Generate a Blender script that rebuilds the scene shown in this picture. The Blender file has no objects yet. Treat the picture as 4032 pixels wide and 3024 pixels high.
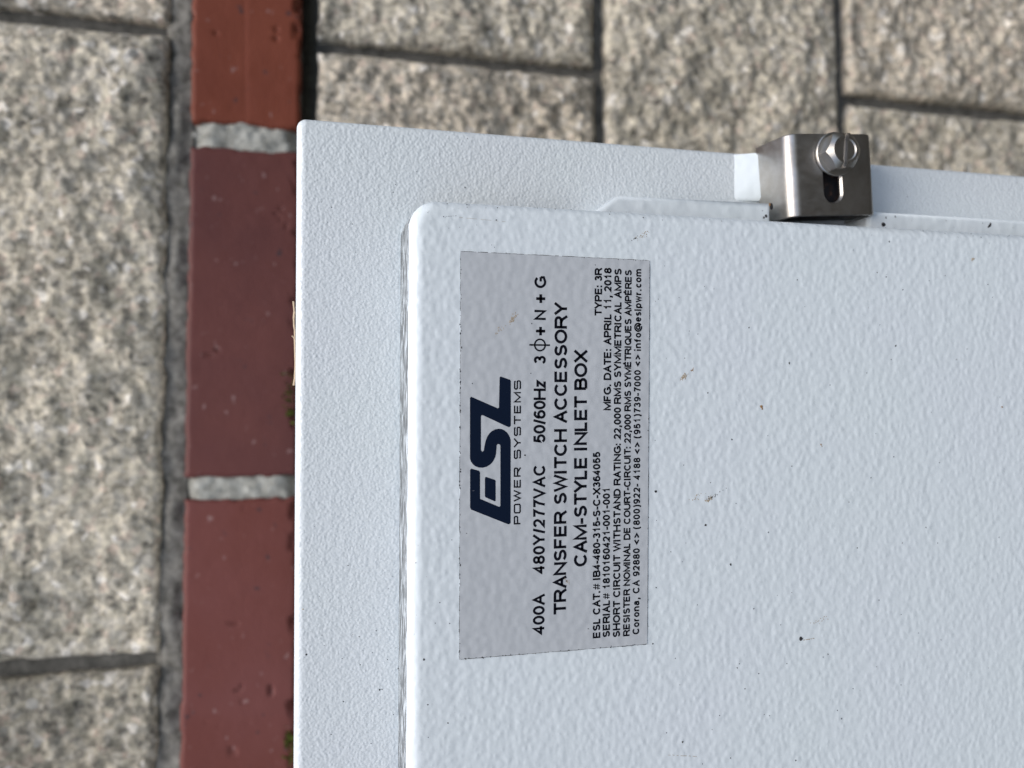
import bpy, bmesh, math, random
import numpy as np
from mathutils import Vector, Matrix
from mathutils.geometry import tessellate_polygon

S = bpy.context.scene
COL = S.collection
PI = math.pi
MM = 0.001
random.seed(7)

# ------------------------------------------------------------------ camera
# world: X to the right along the wall, Y into the wall, Z up.  The photographer
# held the phone turned a quarter, so picture-left is up in the world.
F, CX, CY = 3029.5, 2016.0, 1512.0            # focal length / centre in photo pixels
TILT, ROLL = math.radians(13.026), 0.00496
c_, s_ = math.cos(TILT), math.sin(TILT)
VIEW = np.array([0.0, c_, -s_])
R0, U0 = np.array([0.0, -s_, -c_]), np.array([1.0, 0.0, 0.0])
RIGHT = R0 * math.cos(ROLL) + U0 * math.sin(ROLL)
UP = U0 * math.cos(ROLL) - R0 * math.sin(ROLL)

cam = bpy.data.cameras.new('camera')
cam.sensor_width = 36.0
cam.lens = 36.0 * F / 4032.0
cam.clip_start, cam.clip_end = 0.01, 50.0
cam.dof.use_dof = True
cam.dof.focus_distance = 0.2497
cam.dof.aperture_fstop = 8.0
camo = bpy.data.objects.new('camera', cam)
COL.objects.link(camo)
camo.matrix_world = Matrix(((RIGHT[0], UP[0], -VIEW[0], 0), (RIGHT[1], UP[1], -VIEW[1], 0),
                            (RIGHT[2], UP[2], -VIEW[2], 0), (0, 0, 0, 1)))
S.camera = camo

# ------------------------------------------------------------------ light
SUN_EL, SUN_AZ = math.radians(68), math.radians(168)   # azimuth from +Y, clockwise
W = bpy.data.worlds.new('World'); S.world = W
W.use_nodes = True
wn = W.node_tree
bg = wn.nodes['Background']
sky = wn.nodes.new('ShaderNodeTexSky')
sky.sky_type = 'NISHITA'
sky.sun_disc = False
sky.sun_elevation = SUN_EL
sky.sun_rotation = SUN_AZ
sky.dust_density = 3.0
# below the horizon an added even glow stands in for light off unseen pavement
wtc = wn.nodes.new('ShaderNodeTexCoord'); wsep = wn.nodes.new('ShaderNodeSeparateXYZ')
wlt = wn.nodes.new('ShaderNodeMath'); wlt.operation = 'LESS_THAN'; wlt.inputs[1].default_value = 0.0
wmx = wn.nodes.new('ShaderNodeMix'); wmx.data_type = 'RGBA'
wn.links.new(wtc.outputs['Generated'], wsep.inputs[0]); wn.links.new(wsep.outputs['Z'], wlt.inputs[0])
wn.links.new(wlt.outputs[0], wmx.inputs[0]); wn.links.new(sky.outputs[0], wmx.inputs[6])
wmx.inputs[7].default_value = (0.44, 0.42, 0.39, 1)
wn.links.new(wmx.outputs[2], bg.inputs[0])
bg.inputs[1].default_value = 0.10
sl = bpy.data.lights.new('sun', 'SUN')
sl.energy = 1.5
sl.angle = math.radians(45)
sl.color = (1.0, 0.95, 0.88)
so = bpy.data.objects.new('sun', sl); COL.objects.link(so)
sd = Vector((math.sin(SUN_AZ) * math.cos(SUN_EL), math.cos(SUN_AZ) * math.cos(SUN_EL), math.sin(SUN_EL)))
so.rotation_euler = sd.to_track_quat('Z', 'Y').to_euler()
so.location = sd * 3
S.view_settings.view_transform = 'Standard'
S.view_settings.look = 'None'
S.view_settings.gamma = 1.0
S.view_settings.exposure = 0.72

# ------------------------------------------------------------------ helpers
def at(px, py, Y):
    """point of the plane y = Y seen at a photo pixel"""
    d = VIEW + RIGHT * (px - CX) / F - UP * (py - CY) / F
    return d * (Y / d[1])

def thing(name, label, cat, loc, rz=0.0):
    o = bpy.data.objects.new(name, None); COL.objects.link(o)
    o.empty_display_size = 0.02
    o.location = loc; o.rotation_euler = (0, 0, rz)
    o['label'] = label; o['category'] = cat
    return o

def root_loc(o):
    while o.parent: o = o.parent
    return np.array(o.location)

def link(name, me, mats, parent=None, label=None):
    for m in (mats if isinstance(mats, (list, tuple)) else [mats]):
        me.materials.append(m)
    o = bpy.data.objects.new(name, me); COL.objects.link(o)
    if parent: o.parent = parent
    if label: o['label'] = label
    return o

class MB:
    """vertices / faces collector, one mesh object in the end"""
    def __init__(s): s.v, s.f, s.m, s.sm = [], [], [], []
    def add(s, verts, faces, mat=0, smooth=False):
        b = len(s.v); s.v += [tuple(map(float, p)) for p in verts]
        for f in faces:
            s.f.append([i + b for i in f]); s.m.append(mat); s.sm.append(smooth)
    def build(s, name, mats, parent=None, off=None, label=None):
        off = np.zeros(3) if off is None else np.array(off)
        me = bpy.data.meshes.new(name)
        me.from_pydata([tuple(np.array(p) - off) for p in s.v], [], s.f)
        me.polygons.foreach_set('material_index', s.m)
        me.polygons.foreach_set('use_smooth', s.sm)
        me.update()
        return link(name, me, mats, parent, label)

# ---- numpy value noise (2-D), repeatable
def vnoise(x, y, seed):
    xi, yi = np.floor(x).astype(np.int64), np.floor(y).astype(np.int64)
    xf, yf = x - xi, y - yi
    def h(a, b):
        n = (a * 374761393 + b * 668265263 + seed * 1442695041) & 0xFFFFFFFF
        n = ((n ^ (n >> 13)) * 1274126177) & 0xFFFFFFFF
        n = ((n ^ (n >> 15)) * 2246822519) & 0xFFFFFFFF
        return ((n ^ (n >> 16)) & 0xFFFF) / 65535.0 * 2 - 1
    u, v = xf * xf * xf * (xf * (xf * 6 - 15) + 10), yf * yf * yf * (yf * (yf * 6 - 15) + 10)
    a, b, c, d = h(xi, yi), h(xi + 1, yi), h(xi, yi + 1), h(xi + 1, yi + 1)
    return (a * (1 - u) + b * u) * (1 - v) + (c * (1 - u) + d * u) * v

# ------------------------------------------------------------------ materials
def mat(name):
    m = bpy.data.materials.new(name); m.use_nodes = True
    nt = m.node_tree
    return m, nt, nt.nodes['Principled BSDF']

def N(nt, typ, **kw):
    n = nt.nodes.new(typ)
    for k, v in kw.items():
        if k in n.inputs.keys(): n.inputs[k].default_value = v
        else: setattr(n, k, v)
    return n

def coords(nt, scale=(1, 1, 1), rot=(0, 0, 0)):
    tc = nt.nodes.new('ShaderNodeTexCoord')
    mp = nt.nodes.new('ShaderNodeMapping')
    mp.inputs['Scale'].default_value = scale
    mp.inputs['Rotation'].default_value = rot
    nt.links.new(tc.outputs['Object'], mp.inputs[0])
    return mp.outputs[0]

def noise(nt, vec, scale, detail=2.0, rough=0.5, dist=0.0):
    n = N(nt, 'ShaderNodeTexNoise', Scale=scale, Detail=detail, Roughness=rough, Distortion=dist)
    nt.links.new(vec, n.inputs['Vector'])
    return n

def ramp(nt, fac, stops, interp='LINEAR'):
    r = nt.nodes.new('ShaderNodeValToRGB')
    r.color_ramp.interpolation = interp
    e = r.color_ramp.elements
    while len(e) < len(stops): e.new(0.5)
    for el, (p, c) in zip(e, stops):
        el.position = p
        el.color = (c, c, c, 1) if isinstance(c, (int, float)) else (*c, 1)
    nt.links.new(fac, r.inputs[0])
    return r.outputs[0]

def mixc(nt, fac, a, b, mode='MIX'):
    n = nt.nodes.new('ShaderNodeMix'); n.data_type = 'RGBA'; n.blend_type = mode
    for sock, v in ((n.inputs[0], fac), (n.inputs[6], a), (n.inputs[7], b)):
        if hasattr(v, 'is_output'): nt.links.new(v, sock)
        elif isinstance(v, (int, float)): sock.default_value = v
        else: sock.default_value = (*v, 1)
    return n.outputs[2]

def math_(nt, op, a, b):
    n = nt.nodes.new('ShaderNodeMath'); n.operation = op
    for sock, v in ((n.inputs[0], a), (n.inputs[1], b)):
        if hasattr(v, 'is_output'): nt.links.new(v, sock)
        else: sock.default_value = v
    return n.outputs[0]

def bump(nt, p, height, strength, dist):
    b = N(nt, 'ShaderNodeBump', Strength=strength, Distance=dist)
    nt.links.new(height, b.inputs['Height'])
    nt.links.new(b.outputs[0], p.inputs['Normal'])
    return b

def powder_coat(name, col, scale, depth, streaks=False, sx=1.0):
    m, nt, p = mat(name)
    v = coords(nt, (sx, 1, 1))
    a = noise(nt, v, scale, 0.4, 0.4, 0.0)
    b = noise(nt, v, scale * 0.45, 0.0)
    vo = N(nt, 'ShaderNodeTexVoronoi', Scale=scale * 0.95); vo.feature = 'SMOOTH_F1'
    vo.inputs['Smoothness'].default_value = 0.8
    nt.links.new(v, vo.inputs['Vector'])
    h = math_(nt, 'ADD', math_(nt, 'MULTIPLY', a.outputs[0], 0.55), math_(nt, 'MULTIPLY', b.outputs[0], 0.55))
    h = math_(nt, 'SUBTRACT', h, math_(nt, 'MULTIPLY', vo.outputs['Distance'], 0.55))
    bump(nt, p, h, 1.0, depth)
    big = noise(nt, v, 14.0, 3.0, 0.6)
    tint = mixc(nt, ramp(nt, big.outputs[0], [(0.35, 0.0), (0.7, 1.0)]), col, [col[0] * 1.0, col[1] * 0.985, col[2] * 1.005])
    sp = noise(nt, v, 900.0, 2.0, 0.7)          # pin-head dust
    tint = mixc(nt, ramp(nt, sp.outputs[0], [(0.735, 0.0), (0.76, 0.6)]), tint, (0.20, 0.19, 0.18))
    if streaks:                                   # scuffs rubbed along the folded edge
        v2 = coords(nt, (130, 700, 650))
        st = noise(nt, v2, 1.0, 3.0, 0.65)
        tint = mixc(nt, ramp(nt, st.outputs[0], [(0.50, 0.92), (0.58, 0.0)]), tint, (0.06, 0.058, 0.055))
    nt.links.new(tint, p.inputs['Base Color'])
    p.inputs['Roughness'].default_value = 0.38
    p.inputs['Specular IOR Level'].default_value = 0.45
    return m

PAINT = (0.735, 0.805, 0.83)
M_BODY = powder_coat('body_powder_coat', (0.70, 0.755, 0.772), 1050, 0.00023)
M_DOOR = powder_coat('door_powder_coat', PAINT, 520, 0.00024, sx=0.82)
M_SMOOTH = powder_coat('smooth_powder_coat', PAINT, 300, 0.00034)
M_SCUFF = powder_coat('scuffed_powder_coat', PAINT, 430, 0.0002, True)

def plain(name, col, rough=0.6, spec=0.3, vary=0.0, vscale=400):
    m, nt, p = mat(name)
    if vary:
        n = noise(nt, coords(nt), vscale, 3.0, 0.6)
        cc = mixc(nt, n.outputs[0], [x * (1 - vary) for x in col], [min(1, x * (1 + vary)) for x in col])
        nt.links.new(cc, p.inputs['Base Color'])
    else:
        p.inputs['Base Color'].default_value = (*col, 1)
    p.inputs['Roughness'].default_value = rough
    p.inputs['Specular IOR Level'].default_value = spec
    return m

M_GRIME_SHADE = plain('dark_grime_and_shade', (0.035, 0.034, 0.036), 0.7, 0.2)  # dirt specks, and the painted shade below the clamp mount
M_RUST = plain('rust_stain', (0.30, 0.17, 0.07), 0.8, 0.2, 0.5, 2500)
M_TAN = plain('tan_residue', (0.42, 0.34, 0.24), 0.8, 0.2, 0.4, 2500)

# rating label: grey film taking on the texture of the paint beneath
M_FILM, nt, p = mat('grey_label_film')
v = coords(nt)
hn = noise(nt, v, 380, 0.4, 0.4, 0.0)
bump(nt, p, hn.outputs[0], 1.0, 0.00020)
nt.links.new(mixc(nt, noise(nt, v, 25, 3).outputs[0], (0.500, 0.530, 0.558), (0.540, 0.568, 0.592)), p.inputs['Base Color'])
p.inputs['Roughness'].default_value = 0.42
M_INK, nt, p = mat('black_ink')
v = coords(nt)
wear = noise(nt, v, 2600, 2.0, 0.7)
nt.links.new(mixc(nt, ramp(nt, wear.outputs[0], [(0.70, 0.0), (0.74, 0.8)]), (0.004, 0.005, 0.010), (0.25, 0.25, 0.28)), p.inputs['Base Color'])
p.inputs['Roughness'].default_value = 0.6; p.inputs['Specular IOR Level'].default_value = 0.12
M_NAVY, nt, p = mat('navy_ink')
v = coords(nt, (900, 900, 260), (0, 0.3, 0))
wear = noise(nt, v, 1.0, 2.0, 0.7)
nt.links.new(mixc(nt, ramp(nt, wear.outputs[0], [(0.72, 0.0), (0.76, 0.7)]), (0.003, 0.009, 0.026), (0.20, 0.21, 0.25)), p.inputs['Base Color'])
p.inputs['Roughness'].default_value = 0.6; p.inputs['Specular IOR Level'].default_value = 0.12

def steel(name, col, rough):
    m, nt, p = mat(name)
    v = coords(nt)
    n1 = noise(nt, coords(nt, (500, 260, 260)), 1.0, 3.0, 0.55)
    n2 = noise(nt, v, 160, 4.0, 0.6)
    cc = mixc(nt, ramp(nt, n2.outputs[0], [(0.35, 0.0), (0.68, 1.0)]), col, [col[0] * 0.80, col[1] * 0.77, col[2] * 0.73])
    nt.links.new(cc, p.inputs['Base Color'])
    nt.links.new(ramp(nt, n1.outputs[0], [(0.3, rough * 0.9), (0.7, rough * 1.15)]), p.inputs['Roughness'])
    p.inputs['Metallic'].default_value = 1.0
    pit = noise(nt, v, 1800, 2.0)
    bump(nt, p, pit.outputs[0], 0.25, 0.0001)
    return m
M_STEEL = steel('stainless_plate', (0.47, 0.46, 0.445), 0.38)
M_SCREW = steel('stainless_screw', (0.47, 0.455, 0.43), 0.38)

def stone(name, warm, dark):
    m, nt, p = mat(name)
    v = coords(nt)
    def warped(scale_, amt):
        wob = noise(nt, v, scale_, 2.0)
        vec = nt.nodes.new('ShaderNodeVectorMath'); vec.operation = 'ADD'
        sc = nt.nodes.new('ShaderNodeVectorMath'); sc.operation = 'SCALE'; sc.inputs['Scale'].default_value = amt
        nt.links.new(wob.outputs['Color'], sc.inputs[0]); nt.links.new(v, vec.inputs[0]); nt.links.new(sc.outputs[0], vec.inputs[1])
        return vec.outputs[0]
    vor = N(nt, 'ShaderNodeTexVoronoi', Scale=215.0)
    nt.links.new(warped(110, 0.008), vor.inputs['Vector'])
    sep = nt.nodes.new('ShaderNodeSeparateColor'); nt.links.new(vor.outputs['Color'], sep.inputs[0])
    w = warm
    grains = ramp(nt, sep.outputs[0], [
        (0.0, (0.10, 0.093, 0.078)), (0.16, (0.24 * w, 0.215, 0.165)), (0.34, (0.44 * w, 0.40, 0.30)), (0.50, (0.34, 0.32, 0.27)),
        (0.64, (0.58 * w, 0.52, 0.40)), (0.79, (0.46, 0.43, 0.37)), (0.90, (0.55, 0.43, 0.34)), (0.955, (0.92, 0.88, 0.80))], 'CONSTANT')
    fine = noise(nt, v, 250, 4.0, 0.65)
    paste = ramp(nt, fine.outputs[0], [(0.34, (0.085, 0.078, 0.066)), (0.46, (0.32, 0.295, 0.235)), (0.66, (0.68 * w, 0.62, 0.49))])
    c = mixc(nt, 0.42, paste, grains)
    mid = noise(nt, warped(60, 0.012), 105, 4.0, 0.7)
    c = mixc(nt, ramp(nt, mid.outputs[0], [(0.38, 0.65), (0.48, 0.0)]), c, mixc(nt, 1.0, c, (0.45, 0.445, 0.44), 'MULTIPLY'))
    patch = noise(nt, v, 16, 3.0, 0.6)
    c = mixc(nt, ramp(nt, patch.outputs[0], [(0.42, 0.0), (0.64, 0.5)]), c, mixc(nt, 1.0, c, (0.60, 0.61, 0.62), 'MULTIPLY'))
    c = mixc(nt, 1.0, c, (1.37 * dark, 1.37 * dark, 1.40 * dark), 'MULTIPLY')
    nt.links.new(c, p.inputs['Base Color'])
    p.inputs['Roughness'].default_value = 0.9
    p.inputs['Specular IOR Level'].default_value = 0.2
    hb = noise(nt, v, 330, 4.0, 0.6)
    bump(nt, p, hb.outputs[0], 0.8, 0.0015)
    return m
M_STONE = [stone('split_face_concrete', 1.0, 1.0), stone('warm_split_face_concrete', 1.04, 1.0), stone('damp_split_face_concrete', 1.0, 0.72)]

def mortar(name, lo, hi):
    m, nt, p = mat(name)
    v = coords(nt)
    n = noise(nt, v, 110, 6.0, 0.72)
    nt.links.new(ramp(nt, n.outputs[0], [(0.3, lo), (0.7, hi)]), p.inputs['Base Color'])
    p.inputs['Roughness'].default_value = 0.9
    p.inputs['Specular IOR Level'].default_value = 0.2
    bump(nt, p, noise(nt, v, 500, 3.0).outputs[0], 0.6, 0.001)
    return m
M_JOINT = mortar('grey_joint_mortar', (0.055, 0.055, 0.05), (0.17, 0.165, 0.15))
M_BED = mortar('mottled_bed_mortar', (0.05, 0.047, 0.040), (0.27, 0.26, 0.235))
M_BEDMORTAR = mortar('pale_band_mortar', (0.18, 0.178, 0.155), (0.49, 0.495, 0.455))

def glazed(name, a, b):
    m, nt, p = mat(name)
    v = coords(nt)
    n = noise(nt, v, 14, 3.0, 0.55)
    c = mixc(nt, ramp(nt, n.outputs[0], [(0.35, 0.0), (0.65, 1.0)]), a, b)
    sp = noise(nt, coords(nt, (150, 150, 190)), 1.0, 2.0, 0.5)
    c = mixc(nt, ramp(nt, sp.outputs[0], [(0.69, 0.0), (0.76, 0.32)]), c, (0.40, 0.30, 0.29))
    dk = noise(nt, v, 130, 2.0, 0.5)
    c = mixc(nt, ramp(nt, dk.outputs[0], [(0.25, 0.8), (0.30, 0.0)]), c, (0.04, 0.03, 0.035))
    nt.links.new(c, p.inputs['Base Color'])
    p.inputs['Roughness'].default_value = 0.5
    p.inputs['Specular IOR Level'].default_value = 0.22
    bump(nt, p, noise(nt, v, 240, 3.0).outputs[0], 0.35, 0.0006)
    return m
M_BRICK = {'orange': glazed('orange_red_brick', (0.155, 0.039, 0.021), (0.182, 0.048, 0.026)),
           'plum': glazed('plum_brick', (0.098, 0.0335, 0.031), (0.122, 0.041, 0.035)),
           'red': glazed('dull_red_brick', (0.135, 0.040, 0.031), (0.150, 0.050, 0.044))}

# ------------------------------------------------------------------ wall
YAW = math.radians(3.4)
wall = thing('masonry_wall', 'grey split-face concrete block wall with a red brick band behind the white metal box', 'wall',
             (0, 0.515, 0), YAW)

def grid_mesh(u0, u1, z0, z1, res, height, skirt, name, mats, parent, label=None, fold=3.0):
    """rough slab: a height field facing -Y with side walls going back to depth `skirt` (mm in, m out)"""
    nu, nz = max(3, int((u1 - u0) / res)), max(3, int((z1 - z0) / res))
    us, zs = np.linspace(u0, u1, nu), np.linspace(z0, z1, nz)
    Ug, Zg = np.meshgrid(us, zs)
    Y, du, dz = height(Ug, Zg)
    V = np.stack([Ug + du, Y, Zg + dz], -1).reshape(-1, 3)
    idx = np.arange(nu * nz).reshape(nz, nu)
    q = np.stack([idx[:-1, :-1], idx[:-1, 1:], idx[1:, 1:], idx[1:, :-1]], -1).reshape(-1, 4)
    ring = np.concatenate([idx[0, :], idx[1:, -1], idx[-1, -2::-1], idx[-2:0:-1, 0]])
    B = V[ring].copy(); B[:, 1] = skirt
    nb = len(V)
    k = np.arange(len(ring)); k2 = (k + 1) % len(ring)
    sq = np.stack([ring[k2], ring[k], nb + k, nb + k2], -1)
    me = bpy.data.meshes.new(name)
    me.from_pydata((np.concatenate([V, B]) * MM).tolist(), [], np.concatenate([q, sq]).tolist())
    me.polygons.foreach_set('use_smooth', [True] * len(q) + [False] * len(sq))
    me.update()
    return link(name, me, mats, parent, label)

def block_height(u0, u1, z0, z1, seed):
    def h(U, Z):
        d = np.minimum(np.minimum(U - u0, u1 - U), np.minimum(Z - z0, z1 - Z))
        dw = d + vnoise(U / 9, Z / 9, seed + 9) * 2.0
        y = 4.5 * vnoise(U / 85, Z / 70, seed) + 2.6 * vnoise(U / 31, Z / 31, seed + 1)
        y += 2.1 * vnoise(U / 12, Z / 12, seed + 2) + 1.5 * vnoise(U / 6, Z / 6, seed + 3)
        y += 0.8 * vnoise(U / 2.9, Z / 2.9, seed + 4)
        e = np.clip(dw / 16.0, 0, 1); e = e * e * (3 - 2 * e)
        edge = np.clip(1 - d / 5.0, 0, 1)
        Y = -(y + 1.0) * (0.25 + 0.75 * e) + 4.5 * edge ** 2       # -Y is outwards
        jit = 1.5 * (d < 2.5)
        j1 = vnoise(U / 14, Z / 14, seed + 5) + 0.7 * vnoise(U / 5, Z / 5, seed + 15)
        j2 = vnoise(U / 14, Z / 14, seed + 6) + 0.7 * vnoise(U / 5, Z / 5, seed + 16)
        return Y, jit * j1 * 0.6, jit * j2 * 0.6
    return h

facing = MB()
facing.add([(-0.62, 0.0105, 0.105), (0.66, 0.0105, 0.105), (0.66, 0.0105, 0.31), (-0.62, 0.0105, 0.31)], [(0, 1, 2, 3)])
facing.add([(-0.62, 0.0105, -0.80), (0.66, 0.0105, -0.80), (0.66, 0.0105, 0.012), (-0.62, 0.0105, 0.012)], [(0, 1, 2, 3)])
facing.add([(-0.62, 0.0105, 0.0235), (0.66, 0.0105, 0.0235), (0.66, 0.0105, 0.105), (-0.62, 0.0105, 0.105)], [(0, 1, 2, 3)])
facing.add([(x, y, z) for y, z in ((0.0105, 0.0118), (0.024, 0.0115), (0.024, 0.0235), (0.0105, 0.0235)) for x in (-0.62, 0.66)],
           [(0, 1, 3, 2), (2, 3, 5, 4), (4, 5, 7, 6)])      # raked-out joint below the bricks
facing = facing.build('block_facing', M_JOINT, wall)
J1 = [(-559, -175), (-165, 222), (232, 616)]
J2 = [(-362, 22.5), (32.5, 418)]
courses = [((104, 296), J1, 1), ((-182.5, 12), J1, 1), ((-384, -192), J2, 1), ((-586, -394), J1, 1), ((-786, -596), J2, 2)]
sd_ = 100
for (z0, z1), js, coarse in courses:
    for u0, u1 in js:
        sd_ += 17
        res = 1.7 if (coarse == 1 and u1 > -200 and u0 < 300) else 3.0
        grid_mesh(u0, u1, z0, z1, res, block_height(u0, u1, z0, z1, sd_), 10.6, 'split_face_block',
                  M_STONE[2 if (z0 == 104 and u1 < 0) else sd_ % 2], facing)

# brick band: three smooth bricks in pale mortar, a touch proud of the blocks
def mortar_height(U, Z):
    d = np.minimum(Z - 23.0, 88.5 - Z)
    Y = -1.0 + 1.4 * vnoise(U / 12, Z / 12, 5) + 1.2 * vnoise(U / 4, Z / 4, 6) + 6.0 * np.clip(1 - (d + 3 * vnoise(U / 7, Z / 7, 8)) / 8, 0, 1)
    return Y, 0 * U, 0 * U
band = MB()
band.add([(-0.62, 0.009, 0.022), (0.66, 0.009, 0.022), (0.66, 0.009, 0.0895), (-0.62, 0.009, 0.0895)], [(0, 1, 2, 3)])
band = band.build('brick_band', M_BEDMORTAR, wall)
# bed joint above the band, raked a little and rough
def bed_height(U, Z):
    d = np.minimum(Z - 88.0, 106.0 - Z)
    return 2.2 + 2.2 * vnoise(U / 16, Z / 7, 15) + 1.4 * vnoise(U / 4, Z / 4, 16) + 3.5 * np.clip(1 - (106 - Z) / 8, 0, 1), 0 * U, 0 * U
grid_mesh(-300, 420, 88.0, 106.0, 2.0, bed_height, 10.4, 'bed_joint', M_BED, facing)
for a, b in ((149.5, 166.5), (-73, -59.5)):
    grid_mesh(a - 2, b + 2, 22.6, 89.0, 1.5, mortar_height, 8.9, 'head_joint', M_BEDMORTAR, band)
def brick_height(u0, u1, seed):
    z0, z1 = 22.4, 89.4
    def h(U, Z):
        du_, dz_ = np.minimum(U - u0, u1 - U), np.minimum(Z - z0, z1 - Z)
        d = np.minimum(du_, dz_)
        chip = np.clip(vnoise(U / 6.5, Z / 5.0, seed + 3) - 0.30, 0, 1) * np.clip(1 - (Z - z0) / 6, 0, 1) * 11
        Y = -4.2 + 0.35 * vnoise(U / 60, Z / 50, seed) + 0.12 * vnoise(U / 8, Z / 8, seed + 1)
        Y = Y + 1.8 * np.clip(1 - d / 2.2, 0, 1) ** 2 + chip
        Y = Y + np.clip(vnoise(U / 3.4, Z / 3.4, seed + 31) * vnoise(U / 19, Z / 19, seed + 32) - 0.62, 0, 1) * 9      # pits
        return Y, 0.9 * (d < 2) * vnoise(U / 5, Z / 5, seed + 7), 0.7 * (d < 2) * vnoise(U / 6, Z / 6, seed + 8)
    return h
for u0, u1, k, lab in ((-281, -73.2, 'red', 'dull red brick with pale chips, nearest the bottom of the picture'),
                       (-59.3, 149.8, 'plum', 'dark plum brick between the two pale mortar joints'),
                       (166.2, 376, 'orange', 'orange-red brick with a faint mould line along it')):
    bo = grid_mesh(u0, u1, 22.4, 89.4, 1.3, brick_height(u0, u1, int(u1 + 500)), 8.8, 'brick', [M_BRICK[k]], band, lab)
    if k == 'orange':                     # mould seam along the middle of this brick
        sel = np.empty(len(bo.data.vertices) * 3); bo.data.vertices.foreach_get('co', sel); sel = sel.reshape(-1, 3)
        zc = sel[:, 2] * 1000 - 56 - 0.02 * (sel[:, 0] * 1000 - 160)
        sel[:, 1] += np.where(sel[:, 1] < 0.003, (np.exp(-(zc / 1.0) ** 2) * 0.00025 + 0.0002 / (1 + np.exp(np.clip(-zc / 0.7, -30, 30)))), 0)
        bo.data.vertices.foreach_set('co', sel.ravel()); bo.data.update()

# ------------------------------------------------------------------ enclosure
YD, YB = 0.240, 0.265                      # door face, body face
BASE = (-0.10, 0.380, -0.43)
encl = thing('electrical_enclosure', 'white powder-coated metal electrical box with grey rating label and steel door clamp', 'electrical box', BASE)

def rounded_plate(x0, x1, z0, z1, yf, yb, r, rc, inset=0.0004, flare=0.0):
    """box facing -Y: corners rounded by rc, front edges rolled by r"""
    def ring(d, y, n=10):
        rr = max(rc - d, 0.00005); pts = []
        for cx, cz, a0 in ((x1 - rc, z1 - rc, 0), (x0 + rc, z1 - rc, 90), (x0 + rc, z0 + rc, 180), (x1 - rc, z0 + rc, 270)):
            for k in range(n + 1):
                a = math.radians(a0 + 90 * k / n)
                pts.append((cx + rr * math.cos(a), y, cz + rr * math.sin(a)))
        return pts
    rings = [ring(-flare, yb), ring(0, yf + r + 0.0002)]
    for k in range(0, 9):
        a = PI / 2 * k / 8
        rings.append(ring(r * (1 - math.cos(a)), yf + r * (1 - math.sin(a))))
    rings.append(ring(r + inset, yf))
    n = len(rings[0]); V = [p for R_ in rings for p in R_]; Fc = []
    for k in range(len(rings) - 1):
        for i in range(n):
            j = (i + 1) % n
            Fc.append((k * n + i, k * n + j, (k + 1) * n + j, (k + 1) * n + i))
    cap = [(len(rings) - 1) * n + i for i in range(n)]
    back = [i for i in range(n)][::-1]
    return V, Fc, cap, back

def add_plate(mb, x0, x1, z0, z1, yf, yb, r, rc, m=0, side=None, flare=0.0):
    V, Fc, cap, back = rounded_plate(x0, x1, z0, z1, yf, yb, r, rc, flare=flare)
    b = len(mb.v)
    n = len(cap)
    mb.v += V
    for k, f in enumerate(Fc):
        mb.f.append([i + b for i in f]); mb.m.append(side if (side is not None and k < 3 * n) else m); mb.sm.append(True)
    mb.f.append([i + b for i in cap]); mb.m.append(m); mb.sm.append(True)
    mb.f.append([i + b for i in back]); mb.m.append(m); mb.sm.append(False)

rs = random.Random(3)
def speck(mb, px, py, rad, Y, m, stretch=1.0, ang=0.0):
    """a crumb of dirt, or a patch of painted shade, on the face: low irregular dome (photo pixel radius)"""
    c = at(px, py, Y - 0.00002)
    r = rad * np.dot(c, VIEW) / F
    r *= 0.78 if rad < 5 else 0.92
    n = 8; V = []
    for k in range(n):
        a = 2 * PI * k / n; q = r * rs.uniform(0.75, 1.2)
        ex, ez = q * stretch * math.cos(a), q * math.sin(a)
        V.append((c[0] + ex * math.cos(ang) - ez * math.sin(ang), c[1], c[2] + ex * math.sin(ang) + ez * math.cos(ang)))
    V.append((c[0], c[1] - min(r * 0.5, 0.0003), c[2]))
    mb.add(V, [(k, (k + 1) % n, n) for k in range(n)], m, True)

def smear(mb, px, py, rad, n, Y, m, ang, ratio=2.2):
    for k in range(n):
        a = rs.gauss(0, rad * 0.55); b = rs.gauss(0, rad * 0.55 / ratio)
        speck(mb, px + a * math.cos(ang) - b * math.sin(ang), py + a * math.sin(ang) + b * math.cos(ang),
              rs.uniform(1.2, 3.2), Y, m)

K6 = lambda x, y: (2550 + x / 1.4926, 950 + y / 1.4926)
K7 = lambda x, y: (2550 + x / 1.4926, 2000 + y / 1.4926)
KL = lambda x, y: (1100 + x / 1.62, 2000 + y / 1.62)
KT = lambda x, y: (1100 + x / 2.458, 400 + y / 2.458)
K8 = lambda x, y: (3300 + x / 3.022, 700 + y / 3.022)

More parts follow.
